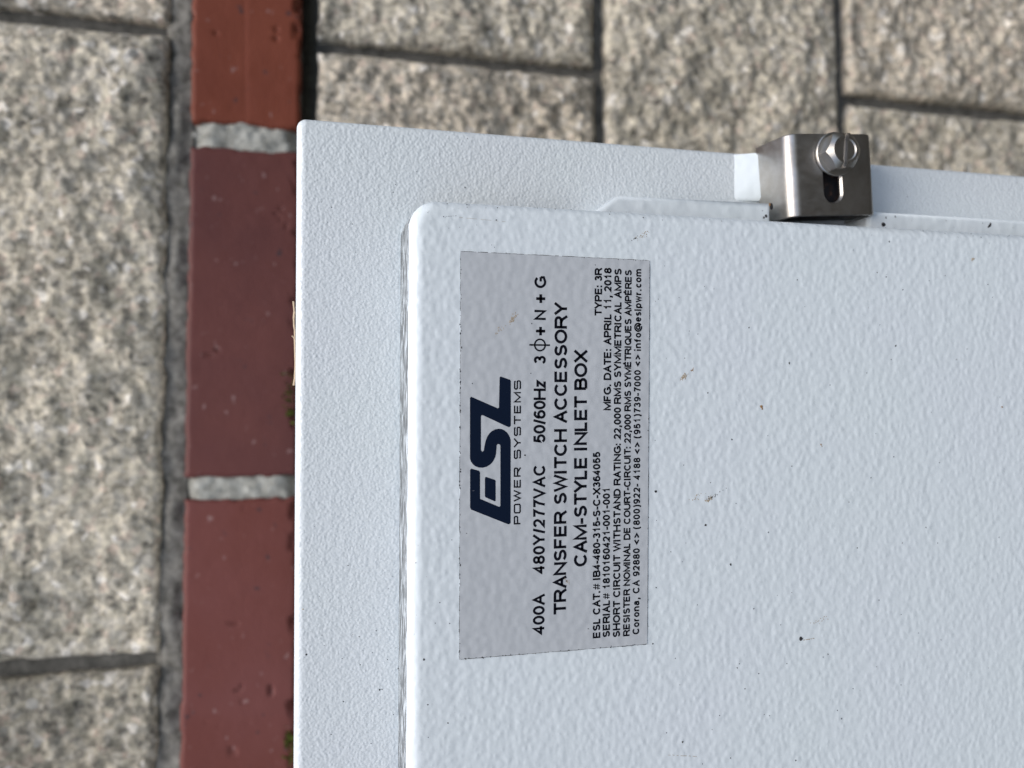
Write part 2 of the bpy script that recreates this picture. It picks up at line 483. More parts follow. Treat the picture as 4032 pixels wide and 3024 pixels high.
# ---- body
body = MB()
add_plate(body, -0.3700, 0.0885, -0.430, 0.0126, YB, 0.4915, 0.0030, 0.0032)
for x, y, r in ((640, 1160, 8), (655, 1157, 5), (172, 935, 8), (438, 367, 5), (618, 783, 5), (509, 822, 5), (409, 1235, 5), (585, 1503, 4), (255, 564, 3),
                (719, 437, 3), (695, 515, 3), (515, 1001, 5), (690, 968, 4), (757, 1025, 5), (457, 634, 3), (272, 812, 4), (401, 961, 4),
                (739, 894, 3), (330, 1445, 4), (286, 877, 3), (225, 118, 3), (466, 244, 3), (636, 188, 3), (595, 921, 3), (728, 1318, 4)):
    speck(body, *KL(x, y), r / 1.62, YB, 1)
speck(body, *KL(150, 646), 6 / 1.62, YB, 2)
for x, y, r in ((1820, 357, 6), (1330, 676, 5), (1124, 803, 5), (1102, 877, 7), (1797, 832, 10), (505, 1023, 7), (706, 1185, 7), (858, 932, 4),
                (467, 1168, 4), (303, 608, 4), (405, 973, 4), (530, 888, 3), (1040, 1425, 5), (740, 1455, 5), (688, 1436, 4)):
    speck(body, *KT(x, y), r / 2.458, YB, 1)
for x, y, r in ((570, 478, 10), (825, 225, 8), (1285, 510, 8), (1438, 495, 9)):
    speck(body, *K8(x, y), r / 3.022, YB, 1)
for q_ in ((450, 925, 16, 2.6, -0.25), (495, 905, 14, 1.2, 0), (505, 940, 14, 1.2, 0)):  # dark patches painting the shade in the gap below the clamp mount
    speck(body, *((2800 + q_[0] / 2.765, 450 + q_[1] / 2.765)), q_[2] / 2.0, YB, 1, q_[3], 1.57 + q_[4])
body = body.build('body', [M_BODY, M_GRIME_SHADE, M_TAN], encl, BASE)

# ---- raised mount under the clamp: a ramp facing up, then a flat pad
boss = MB()
bx0, bx1 = 0.0700, 0.0893
prof = [(-0.1465, YB + 0.0006), (-0.1475, YB - 0.0001), (-0.1572, YB - 0.0026), (-0.1590, YB - 0.0029), (-0.1945, YB - 0.0029), (-0.1960, YB - 0.0020), (-0.1968, YB + 0.0006)]
V = []
for i, x in enumerate((bx0, bx0 + 0.0012, bx1 - 0.0012, bx1)):
    dz = 0.0010 if i in (0, 3) else 0.0
    for k, (z, y) in enumerate(prof):
        x_ = x - (0.0018 if (i > 1 and k < 2) else 0.0009 if (i > 1 and k == 2) else 0)
        V.append((x_, y + (0.0010 if i in (0, 3) and 1 < k < 6 else 0), z - (dz if k < 3 else 0)))
n = len(prof); Fc = []
for i in range(3):
    for k in range(n - 1):
        Fc.append((i * n + k, (i + 1) * n + k, (i + 1) * n + k + 1, i * n + k + 1))
boss.add(V, Fc, 0, True)
boss.add([V[k] for k in range(n)] + [(bx0, YB + 0.001, -0.1965)], [list(range(n))], 0)
boss.add([V[3 * n + k] for k in range(n)], [list(range(n))[::-1]], 0)
boss.build('clamp_mount', [M_SMOOTH], body, BASE)

# ---- rain lips: folded strips beside the door opening, interrupted at the clamp
def lip(pts, yf, yb, r, dirt):
    """plate with outline pts (x, z), front edges rolled by r"""
    mb = MB(); n = len(pts)
    P = [Vector((a, b)) for a, b in pts]
    def inset(d):
        out = []
        for i in range(n):
            a, b, c = P[i - 1], P[i], P[(i + 1) % n]
            e1, e2 = (b - a).normalized(), (c - b).normalized()
            n1, n2 = Vector((-e1.y, e1.x)), Vector((-e2.y, e2.x))
            m_ = (n1 + n2); m_ = m_ / max(0.3, (1 + n1.dot(n2)))
            out.append(b + m_ * d)
        return out
    rings = [[(q.x, yb, q.y) for q in inset(0)]]
    for k in range(6):
        a = PI / 2 * k / 5
        rings.append([(q.x, yf + r * (1 - math.sin(a)), q.y) for q in inset(r * (1 - math.cos(a)))])
    rings.append([(q.x, yf, q.y) for q in inset(r + 0.0003)])
    V = [p_ for R_ in rings for p_ in R_]; Fc = []
    for k in range(len(rings) - 1):
        for i in range(n):
            j = (i + 1) % n
            Fc.append((k * n + i, k * n + j, (k + 1) * n + j, (k + 1) * n + i))
    mb.add(V, Fc + [tuple((len(rings) - 1) * n + i for i in range(n))], 0, True)
    for (px, py, r_, m_, st, an) in dirt:
        speck(mb, px, py, r_, yf, m_, st, an)
    return mb
K1 = lambda x, y: (2800 + x / 2.765, 450 + y / 2.765)
YL = 0.2515
a1, a2, a3 = at(2362.7, 824, YL), at(2428, 769, YL), at(3036, 800, YL)
dirt = [(*K1(655, 1000), 9, 1, 1.6, 0.2), (*K1(640, 985), 5, 2, 1.5, 0.2), (*K1(600, 1110), 6, 1, 1.3, 0.3), (*K1(575, 1125), 5, 1, 1, 0), (*K1(560, 1050), 2.5, 1, 1, 0)]
lipA = lip([(0.0405, a3[2]), (a3[0] + 0.0002, a3[2]), (a2[0], a2[2]), (0.0405, a1[2] + 0.0247)], YL, YB + 0.0005, 0.0016, dirt)
lipA.build('rain_lip', [M_SMOOTH, M_GRIME_SHADE, M_RUST], encl, BASE)
b1, b2 = at(3418, 830, YL), at(4032, 869, YL)
dirt = [(*K8(540, 555), 12, 1, 0.8, 0), (*K8(1805, 565), 6, 1, 2.4, -0.6), (*K8(680, 463), 3.4, 1, 1.5, 0), (*K8(570, 476), 3.4, 1, 1.5, 0), (*K8(1285, 510), 2.4, 1, 1, 0), (*K8(1720, 540), 2.6, 1, 1, 0)]
lipB = lip([(0.040, -0.395), (b2[0], -0.395), (b1[0], b1[2]), (0.040, b1[2])], YL, YB + 0.0005, 0.0016, dirt)
lipB.build('rain_lip', [M_SMOOTH, M_GRIME_SHADE, M_RUST], encl, BASE)

# ---- door
door = MB()
add_plate(door, -0.3400, 0.0578, -0.400, -0.0226, YD, YB - 0.0020, 0.0042, 0.0090, 0, side=3, flare=0.0008)
for x, y, r in ((100, 145, 3), (880, 227, 5), (596, 507, 6), (833, 713, 6), (833, 719, 6), (1500, 285, 5), (1457, 616, 6), (1460, 612, 5), (1815, 695, 5), (1878, 633, 4),
                (354, 891, 5), (495, 1165, 6), (848, 1322, 5), (1313, 1390, 5), (1447, 1267, 5), (48, 1470, 10), (1364, 492, 4), (1288, 774, 4),
                (520, 1540, 4), (370, 1418, 4), (62, 341, 3), (44, 352, 3), (295, 546, 3), (1298, 392, 3), (2000, 254, 4), (1350, 184, 4),
                (1402, 210, 5), (1420, 2, 6), (185, 330, 3), (335, 266, 3), (390, 280, 3), (218, 687, 4), (244, 528, 3), (707, 1143, 3),
                (924, 385, 3), (1072, 845, 4), (1210, 52, 3), (1432, 695, 4), (1655, 232, 3), (2070, 915, 3), (1668, 1005, 3), (1340, 1130, 3),
                (1183, 1533, 4), (1715, 1300, 4), (212, 1316, 4), (45, 1170, 3), (2027, 330, 4), (1748, 202, 3)):
    speck(door, *K6(x, y), r / 1.4926, YD, 1)
for x, y, r in ((341, 100, 8), (487, 330, 7), (489, 336, 6), (901, 768, 14), (710, 143, 5), (1232, 235, 5), (624, 592, 5), (1060, 860, 5), (1140, 1238, 7),
                (206, 1376, 7), (111, 1322, 5), (488, 1470, 5), (871, 1484, 6), (31, 798, 7), (50, 468, 5), (653, 974, 5), (572, 1063, 5),
                (527, 940, 5), (539, 916, 4), (1032, 877, 4), (1345, 934, 4), (1490, 1040, 4), (163, 884, 4), (292, 570, 4), (1636, 115, 5),
                (1497, 206, 4), (1360, 542, 5), (1115, 1190, 5), (1208, 1062, 4), (423, 1220, 4), (685, 1214, 4), (717, 1221, 4), (380, 1302, 3),
                (322, 1505, 4), (762, 514, 3), (847, 498, 3), (818, 915, 4), (782, 687, 4), (1725, 775, 4), (1592, 735, 4), (1490, 626, 4),
                (1704, 207, 4), (2066, 173, 4), (2005, 940, 3), (203, 316, 3), (136, 258, 4), (225, 206, 3), (52, 74, 3), (5, 55, 4), (189, 1040, 3)):
    speck(door, *K7(x, y), r / 1.4926, YD, 1)
for x, y, r in ((922, 967, 9), (1024, 604, 5), (1086, 737, 5), (1213, 490, 4), (947, 1255, 6), (1075, 1372, 6), (950, 1463, 4), (994, 735, 4), (870, 350, 4), (1100, 204, 4)):
    speck(door, *KL(x, y), r / 1.62, YD, 1)
for x, y, r in ((2100, 1146, 9), (1590, 1113, 7), (1605, 1122, 4), (1815, 998, 8), (1835, 1000, 6), (1436, 1075, 5), (1910, 1195, 4), (2055, 1388, 4), (2080, 1410, 5), (1640, 1225, 4), (1745, 1215, 4)):
    speck(door, *KT(x, y), r / 2.458, YD, 1)
for x, y, r in ((610, 755, 9), (183, 860, 6), (462, 1128, 6), (570, 1183, 7), (580, 1150, 5), (398, 680, 5), (1270, 1165, 6), (1800, 780, 5), (1895, 960, 5)):
    speck(door, *K8(x, y), r / 3.022, YD, 1)
for x, y, r in ((670, 972, 9), (674, 985, 7), (664, 968, 6), (1019, 1195, 7), (1024, 1205, 4), (2083, 974, 7)):
    speck(door, *K6(x, y), r / 1.4926, YD, 2)
smear(door, *K6(212, 797), 17, 60, YD, 4, -0.75)
smear(door, *K6(262, 757), 8, 14, YD, 2, -0.75)
smear(door, *K6(362, 1517), 18, 40, YD, 4, -0.5)
smear(door, *K6(362, 1512), 12, 14, YD, 1, -0.5)
smear(door, *K6(290, 1500), 30, 14, YD, 4, -0.5)
smear(door, *K6(400, 1490), 34, 14, YD, 1, -0.6, 6)
smear(door, *K7(1010, 660), 40, 16, YD, 4, -0.35, 5)
smear(door, *K8(1600, 970), 6, 22, YD, 4, 0.0, 1.0)
speck(door, *KL(886, 443), 6, YD + 0.0006, 4)
smear(door, 2530, 928, 26, 22, YD, 4, -0.6, 3.5)
smear(door, 2500, 940, 14, 7, YD, 1, -0.6, 3)
# rubbed arris along the side of the door nearest the clamp
for k in range(26):
    x = rs.uniform(1650, 4000)
    y = 787 + (x - 1650) * 0.0583 + rs.uniform(8, 34) * rs.random()
    speck(door, x, y, rs.uniform(1.0, 2.6), YD + 0.0002, 1, rs.uniform(1, 1.6), 1.57)
def scratch(mb, p0, p1, wpx, Y, m, keep=0.75):
    a, b = Vector(at(*p0, Y - 0.00004)), Vector(at(*p1, Y - 0.00004))
    n_ = 14; d = (b - a) / n_; side = Vector((-d.z, 0, d.x)).normalized() * wpx * 0.25 / F * 0.5
    P_ = [a + d * k + side * rs.gauss(0, 0.5) for k in range(n_ + 1)]
    for k in range(n_):
        if rs.random() < keep:
            mb.add([tuple(P_[k] - side), tuple(P_[k + 1] - side), tuple(P_[k + 1] + side), tuple(P_[k] + side)], [(0, 1, 2, 3)], m)
scratch(door, KT(1590, 1113), KT(1725, 1104), 1.0, YD, 1)
scratch(door, KT(1740, 1120), KT(2220, 1166), 0.8, YD, 4, 0.5)
for a_, b_ in (((1814, 990), (1809, 2596)), ((1809, 2596), (2548.5, 2536)), ((1814, 990), (2558, 1026)), ((2558, 1026), (2548.5, 2536))):
    for q in range(4):          # dirt line caught along the label's cut edge
        e0 = [a_[i] + (b_[i] - a_[i]) * q / 4 for i in (0, 1)]; e1 = [a_[i] + (b_[i] - a_[i]) * (q + 1) / 4 for i in (0, 1)]
        scratch(door, e0, e1, 2.6, YD - 0.0001, 1, 0.96)
scratch(door, K7(122, 1452), K7(288, 1460), 1.6, YD, 4, 0.6)
scratch(door, K7(915, 776), K7(985, 766), 3, YD, 4)
door = door.build('door', [M_DOOR, M_GRIME_SHADE, M_RUST, M_SCUFF, M_TAN], encl, BASE)

# ------------------------------------------------------------------ rating label
# stroke lettering: each glyph is centre lines in a box of width w, height 1
def arc(cx, cy, rx, ry, a0, a1, n=10):
    return [(cx + rx * math.cos(math.radians(a0 + (a1 - a0) * k / n)), cy + ry * math.sin(math.radians(a0 + (a1 - a0) * k / n))) for k in range(n + 1)]
full = lambda cx, cy, rx, ry: arc(cx, cy, rx, ry, 90, 450, 22)
G = {}
def g(ch, adv, *st): G[ch] = (adv, st)      # advance in cap heights; strokes (points, extend ends?)
g('A', .93, ([(0, 0), (.5, 1), (1, 0)], 1), ([(.17, .33), (.83, .33)], 0))
g('B', .93, ([(0, 0), (0, 1), (.6, 1)] + arc(.62, .77, .3, .23, 90, -90, 8) + [(0, .54)], 0), ([(0, .54), (.6, .54)] + arc(.65, .27, .35, .27, 90, -90, 8) + [(0, 0)], 0))
g('C', 1.0, (arc(.52, .5, .52, .5, 40, 320, 20), 0))
g('D', 1.0, ([(0, 0), (0, 1), (.45, 1)] + arc(.48, .5, .52, .5, 90, -90, 12) + [(0, 0)], 0))
g('E', .92, ([(1, 1), (0, 1), (0, 0), (1, 0)], 0), ([(0, .52), (.93, .52)], 0))
g('F', .85, ([(0, -.09), (0, 1), (1, 1)], 0), ([(0, .5), (.85, .5)], 0))
g('G', 1.08, (arc(.5, .5, .5, .5, 38, 300, 20) + [(.98, .14), (.98, .46)], 0), ([(.55, .46), (1.0, .46)], 0))
g('H', 1.0, ([(0, 0), (0, 1)], 1), ([(1, 0), (1, 1)], 1), ([(0, .52), (1, .52)], 0))
g('I', .39, ([(.5, 0), (.5, 1)], 1))
g('L', .80, ([(0, 1.09), (0, 0), (1, 0)], 0))
g('M', 1.16, ([(0, -.09), (0, 1), (.5, .05), (1, 1), (1, -.09)], 0))
g('N', 1.0, ([(0, -.09), (0, .98), (1, .02), (1, 1.09)], 0))
g('O', 1.08, (full(.5, .5, .5, .5), 0))
g('P', .92, ([(0, -.09), (0, 1), (.62, 1)] + arc(.66, .725, .34, .275, 90, -90, 8) + [(0, .45)], 0))
g('Q', 1.08, (full(.5, .5, .5, .5), 0), ([(.62, .24), (.98, -.04)], 1))
g('R', 1.0, ([(0, -.09), (0, 1), (.6, 1)] + arc(.62, .74, .32, .26, 90, -90, 8) + [(0, .48)], 0), ([(.5, .47), (.75, .36), (1.0, 0)], 1))
g('S', .93, (arc(.5, .755, .42, .245, 25, 265, 14) + arc(.5, .255, .46, .255, 85, -160, 14), 0))
g('T', .88, ([(0, 1), (1, 1)], 1), ([(.5, -.09), (.5, 1)], 0))
g('U', 1.0, ([(0, 1.09), (0, .36)] + arc(.5, .36, .5, .36, 180, 360, 12) + [(1, 1.09)], 0))
g('V', .93, ([(0, 1), (.5, 0), (1, 1)], 1))
g('W', 1.30, ([(0, 1), (.25, 0), (.5, 1), (.75, 0), (1, 1)], 1))
g('X', .93, ([(0, 0), (1, 1)], 1), ([(0, 1), (1, 0)], 1))
g('Y', .93, ([(0, 1), (.5, .42), (1, 1)], 1), ([(.5, -.09), (.5, .44)], 0))
g('0', .777, (full(.5, .5, .5, .5), 0))
g('1', .777, ([(.62, -.09), (.62, 1), (.5, .84), (.12, .70)], 0))
g('2', .777, (arc(.5, .70, .48, .30, 165, -30, 12) + [(.72, .36), (0, 0), (1.02, 0)], 0))
g('3', .777, (arc(.48, .76, .42, .24, 160, -90, 12) + [(.4, .52)], 0), ([(.4, .52)] + arc(.48, .26, .5, .26, 90, -165, 12), 0))
g('4', .777, ([(.72, -.09), (.72, .98), (0, .26), (1.05, .26)], 0))
g('5', .777, ([(.92, 1), (.2, 1), (.08, .47), (.14, .49)] + arc(.5, .32, .5, .32, 135, -155, 14), 0))
g('6', .777, (full(.5, .31, .5, .31), 0), (arc(.56, .50, .56, .5, 180, 50, 12), 0))
g('7', .777, ([(0, 1), (1, 1), (.62, .55), (.38, -.09)], 0))
g('8', .777, (full(.5, .76, .42, .24), 0), (full(.5, .26, .5, .26), 0))
g('9', .777, (full(.5, .69, .5, .31), 0), (arc(.44, .50, .56, .5, 0, -130, 12), 0))
g('/', .46, ([(0, 0), (1, 1)], 1))
g('-', .47, ([(0, .36), (1, .36)], 1))
g('+', .82, ([(0, .45), (1, .45)], 1), ([(.5, .10), (.5, .80)], 1))
g('.', .39, ([(.5, 0), (.5, .01)], 1))
g(':', .39, ([(.5, 0), (.5, .01)], 1), ([(.5, .62), (.5, .63)], 1))
g(',', .39, ([(.55, .02), (.52, -.10), (.3, -.22)], 1))
g('#', .90, ([(.12, -.08), (.38, 1.08)], 2), ([(.62, -.08), (.88, 1.08)], 2), ([(-.08, .70), (1.1, .70)], 2), ([(-.1, .28), (1.08, .28)], 2))
g('<', .82, ([(1, .82), (0, .45), (1, .08)], 0))
g('>', .82, ([(0, .82), (1, .45), (0, .08)], 0))
g('(', .52, (arc(1.05, .40, 1.05, .72, 105, 255, 10), 0))
g(')', .52, (arc(-.05, .40, 1.05, .72, 75, -75, 10), 0))
g('@', 1.42, (arc(.5, .42, .5, .62, -55, 290, 26), 0), (full(.47, .42, .22, .28), 0), ([(.72, .72), (.64, .22), (.78, .14), (.95, .4)], 0))
XH = .72
g('a', .78, ([(.05, .56)] + arc(.48, .53, .40, .19, 150, 0, 8) + [(.9, .12), (1.0, -.02)], 0), (arc(.42, .2, .42, .2, 75, 330, 12) + [(.9, .22)], 0), ([(.42, .40), (.9, .45)], 0))
g('c', .72, (arc(.52, .36, .52, .36, 42, 318, 14), 0))
g('e', .78, ([(.02, .38), (.98, .38)] + arc(.5, .36, .5, .36, 10, 320, 16), 0))
g('f', .62, ([(.38, -.09), (.38, .82)] + arc(.80, .82, .42, .2, 180, 70, 6) + [(1.05, 1.0)], 0), ([(-.25, .66), (1.0, .66)], 0))
g('i', .33, ([(.5, -.12), (.5, .66)], 0), ([(.5, 1.04), (.5, 1.05)], 1))
g('l', .33, ([(.5, 0), (.5, 1)], 1))
g('m', 1.16, ([(0, -.09), (0, .80)], 0), (arc(.25, .44, .25, .28, 180, 0, 8) + [(.5, -.09)], 0), (arc(.75, .44, .25, .28, 180, 0, 8) + [(1, -.09)], 0))
g('n', .78, ([(0, -.09), (0, .80)], 0), (arc(.5, .42, .5, .30, 180, 0, 10) + [(1, -.09)], 0))
g('o', .78, (full(.5, .36, .5, .36), 0))
g('p', .78, ([(0, -.36), (0, .80)], 0), (full(.5, .36, .5, .36), 0))
g('r', .56, ([(0, -.09), (0, .80)], 0), (arc(.9, .36, .9, .36, 180, 90, 7), 0))
g('s', .70, (arc(.5, .545, .42, .175, 30, 265, 10) + arc(.5, .185, .46, .185, 85, -155, 10), 0))
g('w', 1.0, ([(0, XH), (.25, 0), (.5, XH), (.75, 0), (1, XH)], 1))
g('z', .70, ([(0, XH), (.95, XH), (.02, 0), (1, 0)], 0))
g(' ', .39)
G['É'] = (G['E'][0], G['E'][1] + (([(.42, 1.16), (.75, 1.34)], 0),))
G['È'] = (G['E'][0], G['E'][1] + (([(.62, 1.16), (.3, 1.34)], 0),))
# the wide square letters under the emblem
g('□O', 1.30, ([(.12, 0), (.88, 0), (1, .12), (1, .88), (.88, 1), (.12, 1), (0, .88), (0, .12), (.12, 0), (.3, 0)], 0))
g('□S', 1.25, ([(.98, .84), (.9, 1), (.1, 1), (0, .88), (0, .64), (.1, .53), (.9, .53), (1, .42), (1, .12), (.9, 0), (.1, 0), (.02, .16)], 0))
g('□P', 1.15, ([(0, -.06), (0, 1), (.9, 1), (1, .88), (1, .58), (.9, .46), (0, .46)], 0))
g('□R', 1.25, ([(0, -.06), (0, 1), (.9, 1), (1, .88), (1, .58), (.9, .46), (0, .46)], 0), ([(.5, .46), (1.0, 0)], 1))
for ch, adv in (('W', 1.5), ('E', 1.15), ('Y', 1.2), ('T', 1.15), ('M', 1.4)): G['□' + ch] = (adv, G[ch][1])
G['□ '] = (.55, ())

def strip(pts, w, ext):
    P = [Vector(p) for p in pts]
    Q = [P[0]]
    for p in P[1:]:
        if (p - Q[-1]).length > 1e-4: Q.append(p)
    P = Q
    closed = len(P) > 3 and (P[0] - P[-1]).length < 1e-3
    if closed: P = P[:-1]
    n = len(P)
    if n < 2: return [], []
    if ext and not closed:
        P[0] = P[0] + (P[0] - P[1]).normalized() * w / 2
        P[-1] = P[-1] + (P[-1] - P[-2]).normalized() * w / 2
    L, R_ = [], []
    for i in range(n):
        a = P[i - 1] if (i > 0 or closed) else None
        c = P[(i + 1) % n] if (i < n - 1 or closed) else None
        d1 = (P[i] - a).normalized() if a is not None else None
        d2 = (c - P[i]).normalized() if c is not None else None
        d1 = d1 or d2; d2 = d2 or d1
        n1, n2 = Vector((-d1.y, d1.x)), Vector((-d2.y, d2.x))
        m_ = n1 + n2
        m_ = n1 if m_.length < 1e-3 else m_.normalized()
        k = w / 2 / max(0.45, m_.dot(n1))
        L.append(P[i] + m_ * k); R_.append(P[i] - m_ * k)
    V = L + R_
    Fc = [(i, n + i, n + (i + 1) % n, (i + 1) % n) for i in range(n if closed else n - 1)]
    return V, Fc

def text(mb, body_, p0, p1, cap, w, Y, m, pre='', track=0.0):
    """set a line so that its ink runs from p0 to p1 (world x, z on the label), cap height `cap` metres, stroke w in cap heights"""
    sb = 0.025
    x = 0.0; items = []
    for ch in body_:
        adv, st = G[pre + ch]
        adv += track
        iw = 0.0 if ch in 'Iil.:' and not pre else max(adv - track - 2 * sb - w, 0.13)
        items.append((x + sb + w / 2, iw, st)); x += adv
    x0, x1 = sb, x - sb - track
    p0, p1 = Vector(p0), Vector(p1)
    d = (p1 - p0); L = d.length; d.normalize(); nrm = Vector((-d.y, d.x))
    kx = L / (x1 - x0) / cap                      # horizontal squeeze
    for ox, iw, st in items:
        for pts, ext in st:
            ww = w * (0.55 if ext == 2 else 1.0)
            if iw == 0.0: pts = [((px - .5) * 0.0, py) for px, py in pts]
            q = [((ox + px * iw - x0) * kx, py * (1 - w) + w / 2) for px, py in pts]
            V, Fc = strip(q, ww, ext == 1)
            W3 = []
            for v_ in V:
                t_ = p0 + d * (v_.x * cap) + nrm * (v_.y * cap)
                W3.append((t_.x, Y, t_.y))
            mb.add(W3, Fc, m)

YS = YD - 0.00018                 # label face
plate = MB()
cs = [at(1814, 990, YS), at(2558, 1026, YS), at(2548.5, 2536, YS), at(1809, 2596, YS)]   # four corners, cut a little out of true
Vp = [tuple(q) for q in cs] + [(q[0], YD + 0.0001, q[2]) for q in cs]
plate.add(Vp, [(0, 1, 2, 3), (0, 4, 5, 1), (1, 5, 6, 2), (2, 6, 7, 3), (3, 7, 4, 0)], 0)
YT = YS - 0.00003
def line(s, top, base, y0, y1, w, top1=None, base1=None, pre='', track=0.0, m=1):
    a, b = at(base, y0, YT), at(base1 if base1 else base, y1, YT)
    cap = abs(at(top, y0, YT)[2] - a[2])
    text(plate, s, (a[0], a[2]), (b[0], b[2]), cap, w, YT, m, pre, track)
line('400A', 2097.5, 2144, 2497, 2338, .20, base1=2145)
line('480Y/277VAC', 2098, 2145, 2258, 1829, .20, base1=2147, track=.05)
line('50/60Hz', 2100, 2147.5, 1744, 1497, .20, base1=2149)
line('3', 2102, 2149, 1433, 1401, .20)
line('+', 2103, 2150, 1320, 1288, .23)
line('N', 2103, 2150, 1260, 1221.5, .20)
line('+', 2104, 2150.5, 1193, 1160, .23)
line('G', 2104, 2151, 1135, 1087, .20)
# the phase sign: ring and tall bar
o = at(2126, 1358.5, YT); kx = np.dot(o, VIEW) / F
for pts in (full(0, 0, 22.5 * kx, 21.5 * kx), [(0, 43 * kx), (0, -41 * kx)]):
    V, Fc = strip([(o[0] + a, o[2] + b) for a, b in pts], 6.5 * kx, 0)
    plate.add([(q.x, YT, q.y) for q in V], Fc, 1)
line('TRANSFER SWITCH ACCESSORY', 2179.5, 2230, 2417, 1192, .205, base1=2234)
line('CAM-STYLE INLET BOX', 2259.5, 2311, 2229.5, 1379, .205, base1=2312.5)
line('ESL CAT.# IB4-480-315-S-C-X364055', 2334, 2363.6, 2511.7, 1779, .225, base1=2364)
line('TYPE: 3R', 2341, 2370.5, 1243, 1055, .225, base1=2371)
line('SERIAL# 1810160421-001-001', 2372.8, 2401.6, 2508.8, 1918.7, .225, base1=2402)
line('MFG. DATE: APRIL 11, 2018', 2376, 2406, 1616, 1055, .225, base1=2408.5)
line('SHORT CIRCUIT WITHSTAND RATING: 22,000 RMS SYMMETRICAL AMPS', 2412.8, 2441.5, 2508.8, 1057.6, .225, base1=2448)
line('RESISTER NOMINAL DE COURT-CIRCUIT: 22,000 RMS SYMÉTRIQUES AMPÈRES', 2453, 2480, 2504, 1062.7, .225, base1=2487.7)
line('Corona, CA 92880 <> (800)922- 4188 <> (951)739-7000 <> info@eslpwr.com', 2490, 2517, 2496.8, 1060, .215, base1=2526, track=.08)
line('POWER SYSTEMS', 2022.6, 2050.6, 2064.6, 1497, .20, base1=2051.5, pre='□', track=.22)
# emblem
def poly(pts, m):
    V = []
    for x, y in pts:
        V.append(tuple(at(1750 + x / 2.212, 1400 + y / 2.212, YT)))
    tr = tessellate_polygon([[Vector((q[0], q[2], 0)) for q in V]])
    plate.add(V, [tuple(t) for t in tr], m)
poly([(222, 370), (232, 358), (465, 460), (475, 452), (480, 190), (490, 182), (570, 210), (578, 222), (578, 612), (565, 625), (550, 620), (335, 520), (320, 522), (318, 540),
      (318, 825), (330, 838), (342, 828), (350, 780), (358, 745), (370, 712), (388, 682), (410, 660), (440, 643), (470, 637), (498, 640), (520, 650), (542, 667), (560, 690), (571, 714), (577, 740),
      (576, 1460), (560, 1470), (545, 1466), (232, 1342), (223, 1325), (223, 995), (235, 985), (300, 1003), (310, 1015), (310, 1248), (478, 1318), (487, 1310), (487, 785), (480, 774),
      (470, 770), (460, 774), (455, 785), (450, 850), (443, 884), (430, 910), (412, 937), (390, 955), (363, 970), (335, 977), (300, 976), (270, 965), (248, 948), (232, 925), (224, 905), (222, 890)], 2)
poly([(352, 1065), (360, 1056), (438, 1082), (446, 1092), (446, 1264), (438, 1270), (360, 1236), (352, 1226)], 2)
# dirt caught along the film's edges
for k in range(150):
    e = rs.choice((0, 0, 0, 1, 1, 2, 3))
    t_ = rs.random()
    a, b = ((1814, 990), (1809, 2596)) if e == 0 else ((1809, 2596), (2548.5, 2536)) if e == 1 else ((1814, 990), (2558, 1026)) if e == 2 else ((2558, 1026), (2548.5, 2536))
    px, py = a[0] + (b[0] - a[0]) * t_, a[1] + (b[1] - a[1]) * t_
    r = rs.uniform(1.2, 3.4) * (1.0 if e < 2 else 0.7)
    speck(plate, px + rs.gauss(0, 1.3), py + rs.gauss(0, 1.3), r, YS + 0.00001, 3, rs.uniform(1, 2.2) if e in (0, 3) else 1.0, 0.0)
for x, y, r in ((1750 + 110 / 1.747, 1700 + 275 / 1.747, 4), (2067, 1792, 4.5), (1837, 2100, 3), (1750 + 670 / 1.952, 950 + 632 / 1.952, 3.2), (2344, 1043, 2.6), (2230, 2288, 4), (2316, 2476, 3.2), (1860, 1510, 2.6), (2090, 1470, 2.6)):
    speck(plate, x, y, r, YS, 3)
smear(plate, 2020, 1256, 20, 60, YS, 4, -0.95, 2.6)
smear(plate, 1965, 1300, 40, 16, YS, 4, -0.4, 4)
smear(plate, 2235, 2290, 18, 16, YS, 4, 0.6, 2)
nameplate = plate.build('nameplate', [M_FILM, M_INK, M_NAVY, M_GRIME_SHADE, M_TAN], door, BASE)

# ------------------------------------------------------------------ door clamp
YP = 0.2465
cl_c = np.array([0.0768, YP, -0.17675]); CA = math.radians(-4.2)     # plate centre; turned a little in its plane
def loc(x, y, z):
    """clamp coordinates (mm; x right, y back, z up) to world"""
    X, Z = x * MM, z * MM
    # z along the band between its legs, x along its length
    return (cl_c[0] + X * math.cos(CA) + Z * math.sin(CA), cl_c[1] + y * MM, cl_c[2] - X * math.sin(CA) + Z * math.cos(CA))
# U section: outer half width 18.4, sheet 1.6, bend radius 3.2
HW, T, RB, LEG = 18.15, 1.6, 4.6, 17.5
outer, inner = [], []
for sgn, a0 in ((1, 0), (-1, 90)):
    for k in range(9):
        a = math.radians(a0 + 90 * k / 8)
        zc = sgn * (HW - RB)
        outer.append((zc + RB * math.cos(a), RB - RB * math.sin(a)))
        inner.append((zc + (RB - T) * math.cos(a), RB - (RB - T) * math.sin(a)))
outer = [(HW + 2.2, LEG)] + outer + [(-HW, LEG)]
inner = [(HW + 2.2 - T, LEG)] + inner + [(-HW + T, LEG)]
prof = outer + inner[::-1]
bm = bmesh.new()
LX = 14.9
va = [bm.verts.new((-LX, y, z)) for z, y in prof]
vb = [bm.verts.new((LX, y, z)) for z, y in prof]
n = len(prof); no = len(outer)
for i in range(n):
    j = (i + 1) % n
    bm.faces.new((va[i], va[j], vb[j], vb[i]))
for vv in (va, vb):
    for i in range(no - 1):
        bm.faces.new((vv[i], vv[i + 1], vv[n - 2 - i], vv[n - 1 - i]))
bmesh.ops.recalc_face_normals(bm, faces=bm.faces)
